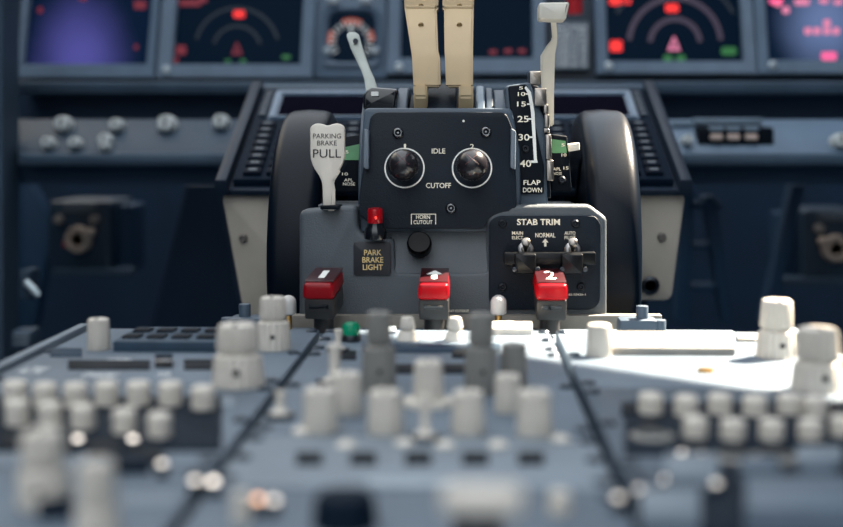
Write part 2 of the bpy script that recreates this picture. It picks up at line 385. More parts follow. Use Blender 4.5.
def pedal(label, x, y, mirror):
    t = thing('pedal_unit', label, 'pedal adjuster', U(x, y + 40, 1.72))
    s = -1 if mirror else 1; X = lambda d: x + s * d
    def pr(a, b): return rect(min(a[0], b[0]), a[1], max(a[0], b[0]), b[1])
    obj('housing', MB().prism(up(fillet(pr((X(-30), y - 38), (X(32), y + 36)), 5), 1.70), (0, .12, 0), .004), M('pedal_paint', (36, 56, 74), .5), t)
    obj('name_strip', MB().prism(up(pr((X(-15), y - 36), (X(17), y - 27)), 1.695), (0, .01, 0), .001), M('strip_grey', (96, 104, 112), .5), t)
    for d in (-18, 18): obj('bolt', MB().cyl(U(X(d), y - 20, 1.70), .006, -.012, (0, 1, 0)), M('bolt_tan', (150, 140, 132), .4), t)
    o = U(X(2), y, 1.69)
    obj('crank_ring', MB().lathe([(.009, 0), (.017, 0), (.019, .004), (.017, .014), (.009, .014), (.008, .008), (.009, 0)], o, (0, -1, 0), 32), M('crank_tan', (190, 168, 150), .4), t)
    obj('crank_knob', MB().cyl(U(X(14), y - 7, 1.69), .006, .02, (0, -1, 0)), M('crank_tan', (190, 168, 150), .4), t)
    obj('red_tip', MB().cyl(U(X(-11), y + 5, 1.69), .004, .008, (0, -1, 0)), M('tip_red', (170, 40, 50), .4), t)
    obj('lower_bar', MB().prism(up(fillet(pr((X(-26), y + 30), (X(52), y + 37)), 2), 1.69), (0, .03, 0), .001), M('pedal_bar', (52, 74, 92), .5), t)
    obj('side_plate', MB().prism(up(fillet(pr((X(28), y - 34), (X(52), y + 34)), 3), 1.74), (0, .08, 0), .002), navy, t)
pedal('rudder pedal adjuster with a tan ring in the left footwell', 78, 239, False)
pedal('rudder pedal adjuster with a tan ring in the right footwell', 836, 248, True)
# footwell brackets
def bracket(label, pts, Y, mat):
    t = obj('support_bracket', MB().prism(up(pts, Y), (0, .03, 0), .003), mat, None, label, category='bracket'); return t
bracket('dark slanted support strut left of the tan ring in the left footwell', [(18, 330), (34, 330), (52, 225), (28, 180), (18, 180)], 1.9, navy)
bracket('broad dark slanted panel between left footwell and centre console', [(150, 332), (240, 332), (220, 184), (186, 184)], 1.75, navyd)
t = thing('footwell_frame', 'dark ladder-like frame in the right footwell beside the beige plate', 'frame', U(705, 320, 1.7))
obj('upright', MB().prism(up(fillet([(676, 322), (690, 322), (694, 190), (682, 190)], 3), 1.6), (0, .03, 0), .002), navy, t)
obj('upright', MB().prism(up(fillet([(722, 322), (732, 322), (716, 196), (704, 196)], 3), 1.6), (0, .03, 0), .002), navy, t)
for y in (202, 243, 284): obj('rung', MB().prism(up(fillet(rect(688, y, 722, y + 7), 2), 1.61), (0, .02, 0), .002), navy, t)
bracket('slanted dark strut in front of the right rudder adjuster', [(762, 322), (774, 322), (806, 184), (792, 184)], 1.64, navy)
t = thing('side_lever', 'small pale metal lever on a dark block at the left post', 'lever', U(30, 300, 1.38))
obj('lever_block', MB().prism(up(fillet(rect(18, 270, 30, 300), 3), 1.37), (0, .03, 0), .002), navym, t)
obj('lever_arm', MB().tube([U(26, 282, 1.365), U(32, 288, 1.362), U(39, 296, 1.36)], [.004, .0045, .0035]), M('lever_pale', (176, 190, 196), .3, metal=.3), t)
t = thing('vent_grille', 'small grey slatted grille low beside the left post', 'grille', U(20, 350, 1.36))
obj('grille_frame', MB().prism(up(fillet(rect(11, 331, 31, 350), 2), 1.36), (0, .03, 0), .002), M('grille_paint', (58, 78, 96), .5), t)
for y in (334, 338.5, 343): obj('slat', MB().prism(up(rect(13, y, 29, y + 2.4), 1.357), (0, .01, 0), .0008), M('grille_slat', (104, 118, 130), .5), t)

# ------------------------------------------------------------ forward console with two control display units
T = thing('forward_console', 'wide sloping navy console behind the trim wheels with beige lower plates', 'console', U(455, 322, 1.2))
tl, tr, br, bl = U(258, 92, 1.35), U(648, 92, 1.35), U(684, 190, 1.08), U(223, 190, 1.08)
nrm = (tr - tl).cross(bl - tl).normalized()
if nrm.z < 0: nrm = -nrm
obj('sloping_top', MB().prism([bl, br, tr, tl], -nrm * .005, .0015), cons, T)
def Sp(u, v, h=0.0):
    """u across 0..1, v down 0..1, h above the slope"""
    a = tl.lerp(tr, u); b = bl.lerp(br, u); return a.lerp(b, v) + nrm * h
def slope_rect(u0, v0, u1, v1, h=0.0): return [Sp(u0, v1, h), Sp(u1, v1, h), Sp(u1, v0, h), Sp(u0, v0, h)]
for u0, u1, nm in ((-.015, .012, 'side_rail'), (.988, 1.015, 'side_rail')):
    obj(nm, MB().prism(slope_rect(u0, -.02, u1, 1.02, .012), -nrm * .014, .003), cons, T)
obj('top_rail', MB().prism(slope_rect(0, -.03, 1, .01, .006), -nrm * .03, .002), railm, T)
obj('base_body', MB().prism(up([(262, 334), (640, 334), (672, 194), (236, 194)], 1.13), (0, .25, 0)), navyd, T)
for s, pts in ((0, [(244, 318), (330, 318), (330, 193), (221, 193)]), (1, [(590, 301), (672, 301), (686, 193), (590, 193)])):
    p = obj('beige_plate', MB().prism(up(fillet(pts, [8, 0, 0, 10] if not s else [0, 9, 9, 0]), 1.088), (0, .04, 0), .003), beige_panel, T)
    screw(*((243, 238), (662, 237))[s], 1.0865, 0, 4.5, M('screw_tan', (130, 126, 120), .4, metal=.5), p)
    if s: obj('plate_ring', MB().lathe([(.004, 0), (.007, 0), (.008, .003), (.005, .004), (.004, 0)], U(650, 285, 1.088), (0, -1, 0), 24), dsteel, p)
def cdu(label, u0, u1):
    t = thing('control_display_unit', label, 'keypad unit', Sp((u0 + u1) / 2, 1, .0))
    obj('unit_face', MB().prism(slope_rect(u0, .03, u1, .97, .007), -nrm * .0062, .002), M('unit_face', (14, 26, 40), .6, spec=.03), t)
    w = u1 - u0
    obj('unit_screen', MB().frame(slope_rect(u0 + w * .10, .08, u1 - w * .10, .40, .010), slope_rect(u0 + w * .16, .12, u1 - w * .16, .37, .009), -nrm * .004), bezel, t)
    obj('screen_glass', MB().prism(slope_rect(u0 + w * .16, .12, u1 - w * .16, .37, .0072), -nrm * .001), M('unit_screen_wine', (14, 13, 24), .5, spec=0), t)
    for side in (0, 1):
        for r in range(6):
            a = u0 + w * (.03 if not side else .915); v = .10 + r * .048
            obj('line_key', MB().prism(slope_rect(a, v, a + w * .055, v + .03, .010), -nrm * .004, .0006), mipd, t)
    kd = M('key_dark', (12, 21, 33), .6, spec=.03); kl = M('key_legend', (72, 80, 88), .6)
    for r in range(8):
        for c in range(6):
            a = u0 + w * (.06 + c * .152); v = .45 + r * .064
            k = obj('key', MB().prism(slope_rect(a, v, a + w * .115, v + .046, .0105), -nrm * .0045, .0006), kd, t)
            obj('key_legend', MB().face(slope_rect(a + w * .03, v + .012, a + w * .085, v + .030, .0107)), kl, k)
cdu('keypad display unit on the console left of the left trim wheel', .02, .36)
cdu('keypad display unit on the console right of the right trim wheel', .66, .98)

# ------------------------------------------------------------ trim wheels
def wheel(label, xa, xb, Yc):
    w = xb - xa; a = Vector(((xa + xb) / 2, 0, 0)); R0 = .122; zc = .022; o = Vector((xa, Yc, zc))
    t = thing('trim_wheel', label, 'trim wheel', (a.x, Yc, zc - R0), 'stabiliser trim wheels')
    sh = .009; prof = [(R0 - .034, .006), (R0 - .022, .001), (R0 - sh, 0)]
    prof += [(R0 - sh + sh * math.sin(math.radians(a)), sh - sh * math.cos(math.radians(a))) for a in range(15, 91, 15)]
    prof += [(R0 + .0008, w / 2)] + [(R0 - sh + sh * math.cos(math.radians(a)), w - sh + sh * math.sin(math.radians(a))) for a in range(0, 91, 15)]
    prof += [(R0 - .022, w - .001), (R0 - .034, w - .006), (R0 - .034, .006)]
    obj('rim', MB().lathe(prof, o, (1, 0, 0), 128), wheelm, t)
    obj('web', MB().lathe([(.014, w * .2), (R0 - .030, w * .15), (R0 - .030, w * .85), (.014, w * .8)], o, (1, 0, 0), 64), black, t)
    obj('hub', MB().cyl(o + Vector((.001, 0, 0)), .02, w + .010, (1, 0, 0)), dsteel, t)
wheel('black trim wheel rim left of the white parking brake handle', -.1450, -.1060, 1.014)
wheel('black trim wheel rim right of the STAB TRIM panel', .0880, .1270, 1.014)

# ------------------------------------------------------------ control stand (throttle quadrant)
T = thing('control_stand', 'grey throttle quadrant housing with charcoal cutoff plate and STAB TRIM panel', 'control stand', U(453, 318, .9))
YF = .868
low = fillet([(299, 322), (299, 210), (357, 205), (358, 237), (394, 238), (396, 272), (487, 272), (487, 212), (512, 205), (590, 205), (607, 218), (607, 322)],
             [0, 8, 6, 20, 7, 4, 6, 6, 6, 4, 4, 0])
H = obj('lower_housing', MB().prism(up(low, YF, .04), (0, .016, 0), .0034, 4), housing, T)
obj('housing_core', MB().prism(up(rect(324, 210, 584, 330), .8835, .04), (0, .12, 0), .001), housing, T)
obj('handle_deck', MB().prism(up(rect(318, 205, 362, 216), .8835, .04), (0, .06, 0), .001), housing, T)
obj('recess_panel', MB().prism(up(rect(380, 222, 500, 273), .8602, .35), (0, .012, 0)), housing, T)
obj('ledge', MB().prism(up(rect(290, 315.5, 662, 352), .860), (0, .010, 0), .001), ledge_m, T)
UK = .18
uph = fillet([(360, 232), (361, 150), (364, 108), (512, 108), (520, 150), (521, 232)], [0, 0, 6, 6, 0, 0])
obj('upper_housing', MB().prism(up(uph, .868, UK), (0, .09, 0), .002), housing2, T)
PY = .858
pl = fillet([(359, 215), (359, 196), (371, 112), (506, 112), (515, 135), (517, 212), (497, 214), (487, 220), (485, 229), (380, 229), (372, 226)],
            [4, 10, 9, 7, 10, 8, 9, 9, 8, 5, 5])
P = obj('cutoff_plate', MB().prism(up(pl, PY, UK), (0, .009, 0), .0012), plate_m, T)
for x, y in ((398, 133), (486, 132), (451, 208.5)): 
    screw(x, y, PY - .0005, UK, 5.6, M('screw_steel', (120, 122, 124), .25, metal=1), P)
def ring(x, y, r0, r1, Y, k, n=56, a0=0, a1=360, sy=1.0):
    b = MB(); A = []; B = []
    for i in range(n + 1):
        t = math.radians(a0 + (a1 - a0) * i / n)
        A.append(b.bm.verts.new(U(x + r1 * math.cos(t), y - sy * r1 * math.sin(t), Y, k))); B.append(b.bm.verts.new(U(x + r0 * math.cos(t), y - sy * r0 * math.sin(t), Y, k)))
    for i in range(n): b.bm.faces.new((A[i], A[i + 1], B[i + 1], B[i]))
    return b
for x in (404.5, 472): obj('white_ring', ring(x, 168, 18.8, 20.2, PY - .0004, UK), white, P)
L = MB(); PT = PY - .0005
for s, x, y, w, h in (('1', 405, 146.5, 2.2, 5), ('2', 472, 146.5, 4, 5), ('IDLE', 438.5, 151, 13.5, 5), ('CUTOFF', 438.5, 185.5, 25, 5.2), ('HORN', 423, 217, 14, 4), ('CUTOUT', 423, 222.2, 19, 4)):
    put_text(L, s, x, y, w, h, PT, UK, .01)
obj('lettering', L, ltr, P)
def bars(b, lst, Y, k):
    for x0, y0, x1, y1 in lst: b.face(up(rect(x0, y0, x1, y1), Y, k))
    return b
obj('lettering_frame', bars(MB(), [(411, 213.8, 436, 214.5), (411, 214.5, 411.7, 224.5), (435.3, 214.5, 436, 224.5)], PT, UK), ltr, P)
obj('white_dot', ring(463.5, 121, 0, 1.2, PT, UK, 12), white, P)
for x0, x1, dx in ((363.5, 368.5, 1), (510.5, 515.5, -1)):
    obj('edge_catch', MB().prism(up(fillet([(x0, 168), (x1, 170), (x1 + .5, 131), (x0 + .5, 128)], 2.2), PY - .006, UK), (0, .012, 0), .001), M('catch_grey', (104, 116, 128), .4), P)
# the two fuel levers: things of their own
for x, lab in ((404.5, 'round black fuel cutoff lever end in the left white ring'), (472, 'round black fuel cutoff lever end in the right white ring')):
    o = U(x, 167, PY, UK); n = Vector((0, -1, .10)).normalized(); r = 16.2 * .84 / F
    t = thing('fuel_lever', lab, 'lever', o, 'fuel cutoff levers')
    obj('lever_shaft', MB().cyl(o, r * .55, .014, n), dsteel, t)
    prof = [(r * .55, .010)] + [(r * (1 - .45 * (1 - i / 5) ** 2), .010 + .008 * i / 5) for i in range(1, 6)] + [(r * math.cos(a), .018 + r * 1.0 * math.sin(a)) for a in [math.radians(9 * i) for i in range(1, 11)]]
    kb = obj('lever_knob', MB().lathe(prof, o, n, 40), bakelite, t)
    c = o + n * .018
    b = MB()
    for sx in (-1, 1):
        pts = []
        for i in range(7):
            f = -1 + 2 * i / 6; dv = Vector((sx * f * .42, 0, f * .36 + .32)); d = (dv * r + n * (r * math.sqrt(max(.05, 1 - dv.length ** 2)))).normalized(); pts.append(c + d * r * .985)
        b.tube(pts, .00028, 6)
    obj('red_cross', b, M('worn_red', (84, 26, 32), .45), kb)
# recess: red lamp, push button; placard on the left block
c = U(375.5, 238, .862); rr = 11.5 * .86 / F
wl = obj('warning_lamp', MB().lathe([(rr, 0), (rr, .004), (rr * .92, .0065), (rr * .74, .0085), (rr * .68, .011), (0, .011)], c, (0, -.12, 1), 32), gloss, T)
obj('red_lens', MB().lathe([(rr * .66, .0108), (rr * .68, .0195), (rr * .6, .0208), (0, .0208)], c, (0, -.12, 1), 28, .06, 18, (.0105, .0196)), redlens, wl, label='clear red lens')
obj('filament', MB().lathe([(.0006, .0135), (.0011, .0145), (.0009, .0155), (0, .0160)], c + Vector((.0006, -.0046, 0)), (0, -.12, 1), 12), EM('lamp_glow', (255, 70, 60), 1.0), wl)
o = U(419.8, 250, .875); r = 12.6 * .87 / F
pb = obj('push_button', MB().lathe([(r * .72, -.003), (r * .72, .003), (r * .8, .004)], o, (0, -1, .55), 32), steel, T)
obj('button_cap', MB().lathe([(r * .82, .0035), (r * .97, .005), (r, .011), (r * .96, .013), (r * .85, .014), (r * .5, .0136), (0, .0134)], o, (0, -1, .55), 40), M('button_black', (4, 5, 7), .25, spec=.12), pb)
pk = obj('placard', MB().prism(up(fillet(rect(353.5, 242, 391, 275.5), 3.5), YF - .0016, .04), (0, .003, 0), .0006), M('placard_black', (36, 38, 44), .45), T)
L = MB()
for s, y, w in (('PARK', 252.5, 17.5), ('BRAKE', 259.8, 21), ('LIGHT', 267.2, 20)): put_text(L, s, 372.8, y, w, 5.6, YF - .0019, .04, .014)
obj('lettering', L, yel, pk)
L = MB(); put_text(L, 'LIGHT CUTOUT', 457, 311, 24, 2.6, YF - .0004, .04); obj('small_print', L, ltr, T)
# stab trim panel
SP = obj('stab_trim_panel', MB().prism(up(fillet([(489, 310), (489, 222), (498, 216), (596, 216), (601, 224), (600, 310)], [14, 6, 6, 7, 6, 14]), YF - .0022, .04), (0, .004, 0), .0012), plate_m, T)
SY = YF - .0022
for x, y in ((502.5, 223.5), (575.5, 223.5), (502.5, 287), (581, 287)): screw(x, y, SY - .0003, .04, 4.4, M('screw_black', (52, 56, 62), .35, metal=.7), SP)
L = MB()
for s, x, y, w, h, bo in (('STAB TRIM', 538.5, 222, 43, 6.2, .022), ('MAIN', 517.5, 233, 11, 3.4, .008), ('ELECT', 517.5, 237.6, 11, 3.4, .008), ('NORMAL', 545.3, 235.2, 20, 4.6, .012), ('AUTO', 570, 233, 11, 3.4, .008), ('PILOT', 570, 237.6, 11, 3.4, .008), ('65-50436-1', 577, 294.5, 17, 2.2, .0)):
    obj('lettering', put_text(MB(), s, x, y, w, h, SY - .0005, .04, bo), ltr, SP)
def arrow(x, y0, y1, w, Y, k):
    m = (y0 + y1) / 2; return up([(x, y0), (x + w / 2, m), (x + w * .18, m), (x + w * .18, y1), (x - w * .18, y1), (x - w * .18, m), (x - w / 2, m)], Y, k)
obj('arrow_mark', MB().prism(arrow(545.3, 238.5, 246.5, 6.5, SY - .0006, .04), (0, .0004, 0)), ltr, SP)
obj('guard_bar', MB().prism(up(fillet(rect(504, 252.5, 596, 265), 1.5), SY - .013, .04), (0, .010, 0), .0008), M('guard_black', (9, 12, 16), .35, spec=.3), SP)
for x in (525.5, 572.5):
    sw = obj('toggle_switch', MB().lathe([(.0058, -.001), (.0058, .001), (.0042, .002), (.0036, .004), (.002, .005), (0, .005)], U(x, 250, SY, .04), (0, -1, 0), 24), steel, SP)
    o = U(x, 250, SY - .004, .04); e = U(x + .5, 241.5, SY - .016, .04)
    obj('bat_handle', MB().tube([o, o.lerp(e, .5), o.lerp(e, .8), e, e + (e - o) * .06], [.0013, .0020, .0029, .0030, .0015], 16), steel, sw)
    obj('collar', MB().lathe([(.0044, 0), (.0050, .0006), (.0051, .0012), (.0042, .0018), (.0026, .0020)], U(x, 249, SY - .0022, .04), (0, -1, .2), 24), M('collar_silver', (190, 186, 184), .3, metal=.7), sw)
    g = obj('switch_guard', MB().prism(up(fillet([(x - 10, 274), (x + 10, 274), (x + 11, 254), (x - 11, 254)], 2), SY - .019, .04), (0, .014, 0), .0015), M('guard_black', (9, 12, 16), .35, spec=.3), SP)
    for d in (-11.5, 11.5): obj('hinge_pin', MB().cyl(U(x + d, 268, SY - .010, .04), .0017, .010, (0, -1, 0)), dsteel, g)
obj('yellow_arrow', MB().prism(arrow(546, 268, 275, 6, SY - .0006, .04), (0, .0004, 0)), yel, SP)
# flap scale
FK = .22; FY = .868
obj('flap_housing', MB().prism(up(fillet([(514, 206), (548, 206), (545, 120), (530, 82), (505, 86)], [0, 2, 4, 4, 4]), FY + .003, FK), (0, .09, 0), .0015), housing2, T)
fs = obj('flap_scale', MB().prism(up(fillet([(517.5, 194), (544, 194), (544, 166), (527, 84), (508, 86)], [3, 3, 3, 3, 3]), FY, FK), (0, .004, 0), .0008), black, T)
L = MB()
for s, x, y, w, h in (('5', 521, 88, 4, 3), ('10', 521.5, 94, 7.5, 4), ('15', 521.5, 104, 9, 5), ('25', 523, 119, 11, 6.4), ('30', 524, 137.3, 11, 6.6), ('40', 525.5, 163.5, 11.5, 7), ('FLAP', 532, 182.5, 17, 4.8), ('DOWN', 532.5, 190, 19, 4.8)):
    put_text(L, s, x, y, w, h, FY - .0004, FK, .012)
obj('lettering', L, ltr, fs)
b = MB(); b.face(up([(534, 162), (537, 162), (534.5, 112), (531, 112)], FY - .0004, FK)); b.face(up([(531, 112), (534.5, 112), (531, 92), (526, 86), (524.5, 88), (528, 94)], FY - .0004, FK))
bars(b, [(529, 160.5, 537.5, 162.8), (528.5, 136.4, 534, 138), (527.5, 118.2, 533, 119.8), (527, 103.4, 532, 104.8), (525.5, 93.3, 530, 94.6)], FY - .0004, FK)
obj('scale_line', b, white, fs)
screw(525.5, 149, FY - .0005, FK, 3.8, M('screw_black', (52, 56, 62), .35, metal=.7), fs)
# steel detent gate beside the scale
obj('gate_track', MB().prism(up([(540, 198), (551, 198), (546, 100), (538, 86), (528, 84)], FY + .004, FK), (0, .05, 0), .001), black, T)
for i, (x0, y0, x1, y1) in enumerate(((530, 71, 541, 85), (535, 88, 547, 106), (544, 104, 549, 114), (545, 114, 550, 128), (544, 128, 550, 133), (546, 134, 552, 160), (547, 160, 554, 181))):
    obj('gate_detent', MB().prism(up(fillet([(x0, y1), (x1, y1), (x1 - .6, y0), (x0 - .6, y0)], 1.6), FY + (-.004 if i else .022), FK), (0, .03, 0), .001), steel, T)
# stabiliser indicator strips either side
def indicator(pts, band, Y, ptr, txt):
    p = obj('trim_indicator', MB().prism(up(fillet(pts, 2), Y, .2), (0, .02, 0), .001), black, T)
    obj('green_band', MB().face(up(band, Y - .0005, .2)), greenband, p)
    L = MB()
    for s, x, y, w, h in txt: put_text(L, s, x, y, w, h, Y - .0008, .2)
    obj('lettering', L, ltr, p)
    if ptr: obj('pointer', MB().prism(up(fillet(ptr, 1.2), Y - .008, .2), (0, .012, 0), .001), leverw, p)
    return p
p = indicator([(551, 191), (572, 191), (567, 136), (552, 134)], [(552, 153), (567, 153), (565.5, 141), (552, 139)], .90, [(569, 152), (580, 150), (579.5, 142.5), (568, 144)],
              [('5', 563, 145, 3.5, 3), ('10', 564, 155, 5, 3.2), ('15', 566, 168, 5, 3.2), ('APL', 557, 169, 8, 3), ('NOSE', 557.5, 173.5, 9, 3)])
screw(562, 180, .898, .2, 4, M('screw_black', (52, 56, 62), .35, metal=.7), p)
indicator([(330, 192), (362, 192), (364, 134), (336, 138)], [(344, 160), (359, 160), (360, 144), (345, 147)], .90, None,
          [('APL', 348.5, 180, 9, 3), ('NOSE', 349, 184, 12, 3), ('5', 347, 152, 3, 3), ('10', 345, 174, 6, 3)])
# rounded covers on top of the quadrant
def cover(x0, x1, ytop, Yc, mat, name='top_cover', rad=.085, front=.0):
    p = U((x0 + x1) / 2, ytop, Yc); a, b_ = U(x0, ytop, Yc), U(x1, ytop, Yc)
    o = Vector((a.x, Yc, p.z - rad)); w = b_.x - a.x
    obj(name, MB().lathe([(rad * .3, 0), (rad - .001, 0), (rad, .001), (rad, w - .001), (rad - .001, w), (rad * .3, w)], o, (1, 0, 0), 72), mat, T)
cover(367, 398, 92, .975, housing2); cover(399, 410, 88, .975, housing2); cover(429, 457, 84, .975, plate_m); cover(476, 484, 86, .975, M('cover_pale', (120, 138, 154), .4), 'top_cover')
cover(485, 492, 88, .975, housing2); cover(493, 509, 90, .975, housing2)
cover(411, 428, 95, .975, black); cover(458, 475, 95, .975, black)

# thrust levers
def lever(label, rows, foot, scr, crank):
    t = thing('thrust_lever', label, 'lever', U(440, 108, .94), 'thrust levers')
    b = MB(); b.ribbon(rows, .022); arm = obj('lever_arm', b, beige, t)
    obj('lever_foot', MB().ribbon(foot, .02), beige, t)
    for x, y in scr:
        o = U(x, y, .943 - (y - 8) / 42 * .018 if y > 8 else .945); n = Vector((0, -1, -.1))
        obj('rivet', MB().lathe([(.0020, -.001), (.0020, .0006), (.0013, .0012), (.0008, .0005), (0, .0005)], o, n, 18), M('rivet_brass', (150, 126, 88), .35, metal=.6), arm)
lever('beige thrust lever with long left edge, left of the pair',
      [(-70, 402, 440, .955), (7, 404, 438, .945), (8, 404.5, 436.5, .943), (50, 411, 438, .925), (58, 412, 440, .922), (87, 413.5, 440.5, .9185)],
      [(84, 413, 427, .9165), (97, 413.5, 427.5, .9155), (112, 414, 427.5, .924)], ((421, 6), (421, 25)), 0)
lever('beige thrust lever with right-hand foot, right of the pair',
      [(-70, 441, 477, .955), (7, 442.5, 474, .945), (8, 444, 473.5, .943), (50, 444.5, 473, .925), (58, 445, 473, .922), (87, 446, 473, .9185)],
      [(84, 459, 473.3, .9165), (97, 458.5, 473.3, .9155), (112, 458.5, 473, .924)], ((459.5, 6), (459.5, 25)), 0)

# speedbrake lever with its block
t = thing('speedbrake_lever', 'slim white speedbrake lever rising from a black block at upper left', 'lever', U(380, 108, .93))
blk = obj('pivot_block', MB().prism(up(fillet([(363, 109), (395, 109), (398, 89), (371, 87), (363, 94)], [2, 3, 4, 4, 4]), .905, .1), (0, .05, 0), .002), gloss, t)
obj('index_mark', MB().prism(up(fillet(rect(371, 91.5, 378.5, 96), 1), .9035, .1), (0, .002, 0)), white, blk)
obj('lever_arm', MB().ribbon([(32, 347, 357, .99), (36, 346.5, 359, .985), (48, 350.5, 362, .975), (62, 357, 367, .965), (70, 361, 370, .955), (78, 364, 374, .945), (92, 366, 378, .935)], .010, .0012), M('lever_pale_grey', (150, 158, 152), .4), t)
for x, y in ((355.5, 41), (358.5, 49)): obj('slot_mark', MB().lathe([(.0022, -.001), (.0020, .0008), (0, .0008)], U(x, y, .9775), (0, -1, 0), 14), dsteel, t)

# flap lever
t = thing('flap_lever', 'white cranked flap lever with flat T-shaped top, right of thrust levers', 'lever', U(547, 120, .93))
obj('lever_arm', MB().ribbon([(16, 551, 556, .905), (38, 553, 557.5, .91), (44, 548, 557, .912), (55, 541, 555, .918), (100, 541.5, 554, .925), (126, 543, 554, .93)], .009, .001), leverw, t)
obj('lever_grip', MB().prism(up(fillet([(539, 19), (566, 20), (570, 2), (539, 2.5)], 3), .895, -.1), (0, .022, 0), .002), leverw, t)

# parking brake handle
t = thing('parking_brake_handle', 'white paddle handle printed PARKING BRAKE PULL, left of the charcoal plate', 'handle', U(327, 210, .87))
HY = .862
hp = fillet([(310, 127), (315, 123.5), (321, 123.5), (327.5, 126), (334, 123.5), (340, 123.5), (344.5, 127), (344.5, 163), (331.5, 180), (331.5, 210), (323, 210), (322, 180), (310, 163)],
            [4, 3, 3, 4, 3, 3, 4, 10, 8, 0, 0, 8, 10])
pd = obj('paddle', MB().prism(up(hp, HY, .06), (0, .005, 0), .0012), pullw, t)
obj('brace', MB().ribbon([(170, 327, 341, HY + .006), (182, 327, 333.5, HY + .006), (190, 327, 335, HY + .006), (211, 327, 335, HY + .006)], .004, .0008), pullw, t)
obj('slot_collar', MB().prism(up(fillet(rect(320, 205.5, 339, 209.5), 1.5), HY - .0005, 0), (0, .022, 0), .0008), black, t)
L = MB()
for s, y, w, h in (('PARKING', 136, 28, 4.8), ('BRAKE', 143, 19.5, 4.8), ('PULL', 153.5, 28, 8.4)): put_text(L, s, 327, y, w, h, HY - .0004, .06, .0)
obj('lettering', L, ltrk, pd)

# ------------------------------------------------------------ fire handles and stalk lamps on the sloping fire panel
def at_y(px, Y, z): 
    d = ray(px, 300); t = Y / d.y; return Vector((CAM.x + d.x * t, Y, z))
T = thing('fire_control_unit', 'narrow grey strip holding the three fire handles before the quadrant', 'panel', (0, .82, -.03))
pL, pR = at_y(110, .79, 0).x, at_y(770, .79, 0).x
obj('panel_plate', MB().box(((pL + pR) / 2, .8205, -.014), (.40, .058, .012), .001), ped, T)
for px, mark, lab, sun in ((322, '1', 'dark red fire handle marked 1, left of the three', 0), (434, 'A', 'red fire handle with white arrow, middle of the three', 1), (551, '2', 'bright red fire handle marked 2 in front of the STAB TRIM panel', 1)):
    a = at_y(px, .822, 0); x = a.x; tilt = math.radians(7); rot = Matrix.Rotation(math.radians(-4 if mark == '1' else 0), 3, 'Z') @ Matrix.Rotation(tilt, 3, 'X')
    t = thing('fire_switch', lab, 'fire handle', (x, .83, -.008), 'engine fire handles')
    w = .0212; base = Vector((x, .833, .0222))
    def lp(u, v, h): return base + rot @ Vector((u, v, h))
    obj('handle_shaft', MB().lathe([(.0068, -.03), (.0068, .008), (.006, .009)], (x, .832, -.001), (0, 0, 1), 32), rub, t)
    body = obj('handle_body', MB().box(lp(0, 0, -.0105), (w * .93, .040, .014), .0018, rot), rub, t)
    obj('finger_slot', MB().box(lp(0, -.0195, -.0085), (w * .62, .002, .0032), .0004, rot), gloss, body)
    cap = obj('cap', MB().box(lp(0, 0, .002), (w, .044, .0105), .0028, rot, 3, (.92, .95)), redcap, t)
    ins = obj('legend_plate', MB().box(lp(0, .003, .0076), (w * .9, .040, .0010), .0003, rot), M('legend_dark_red', (52, 8, 16), .3, coat=.2), cap)
    uu, vv = rot @ Vector((1, 0, 0)), rot @ Vector((0, 1, 0))
    b = MB()
    if mark == 'A': b.face([lp(*q, .00835) for q in ((0, .015), (.0055, .003), (.0018, .003), (.0018, -.010), (-.0018, -.010), (-.0018, .003), (-.0055, .003))])
    else: put_text3(b, mark, lp(0, .002, .00835), uu, vv, .0042 if mark == '1' else .0070, .022, -.008 if mark == '2' else .01)
    obj('numeral' if mark != 'A' else 'arrow_mark', b, white, cap)
for px, lab, Y in ((288.5, 'white domed lamp on a brass stalk left of the dark fire handle', .838), (498.5, 'white domed lamp on a brass stalk below the STAB TRIM panel', .838)):
    q = U(px, 313.5, Y); t = thing('stalk_lamp', lab, 'lamp', (q.x, Y, -.008), 'white domed stalk lamps')
    obj('stalk', MB().cyl((q.x, Y, -.012), .0024, q.z + .013, (0, 0, 1)), brass, t)
    r = 8 * Y / F
    obj('dome', MB().lathe([(r * .6, -.001), (r * .96, 0), (r, .001), (r, .0075)] + [(r * math.cos(math.radians(a)), .0075 + r * .95 * math.sin(math.radians(a))) for a in range(15, 91, 15)], (q.x, Y, q.z), (0, 0, 1), 32), M('dome_white', (196, 194, 190), .35), t)

# ------------------------------------------------------------ aft pedestal
xl, xs1, xs2, xr = G(85, 330).x, G(321, 332).x, G(553, 332).x, G(553, 332).x + .147
YB = .79
T = thing('pedestal', 'blue-grey centre pedestal body that carries all the knob panels', 'pedestal', ((xl + xr) / 2, .5, -.5))
obj('pedestal_body', MB().box(((xl + xr) / 2, .47, -.31), (xr - xl + .008, .64, .58), .003), navym, T)
for x in (xl - .003, xr + .003): obj('side_rail', MB().box((x, .47, -.008), (.006, .64, .022), .001), pedlight, T)
GAP = .0022
def panel(name, label, x0, x1, y0, y1, mat=ped, z=0.0, cat='panel'):
    t = thing(name, label, cat, ((x0 + x1) / 2, (y0 + y1) / 2, -.012))
    obj('face_plate', MB().box(((x0 + x1) / 2, (y0 + y1) / 2, z - .009), (x1 - x0 - GAP * 2, y1 - y0 - GAP, .018), .0012), mat, t)
    for sx in (x0 + .006, x1 - .006):
        for sy in (y0 + .010, (y0 + y1) / 2, y1 - .010):
            obj('fastener', MB().lathe([(.0036, -.001), (.0036, .0008), (.0026, .0016), (.001, .0016), (.0008, .001), (0, .001)], (sx, sy, z), (0, 0, 1), 18), M('fastener_dark', (36, 48, 60), .35, metal=.5), t)
    return t
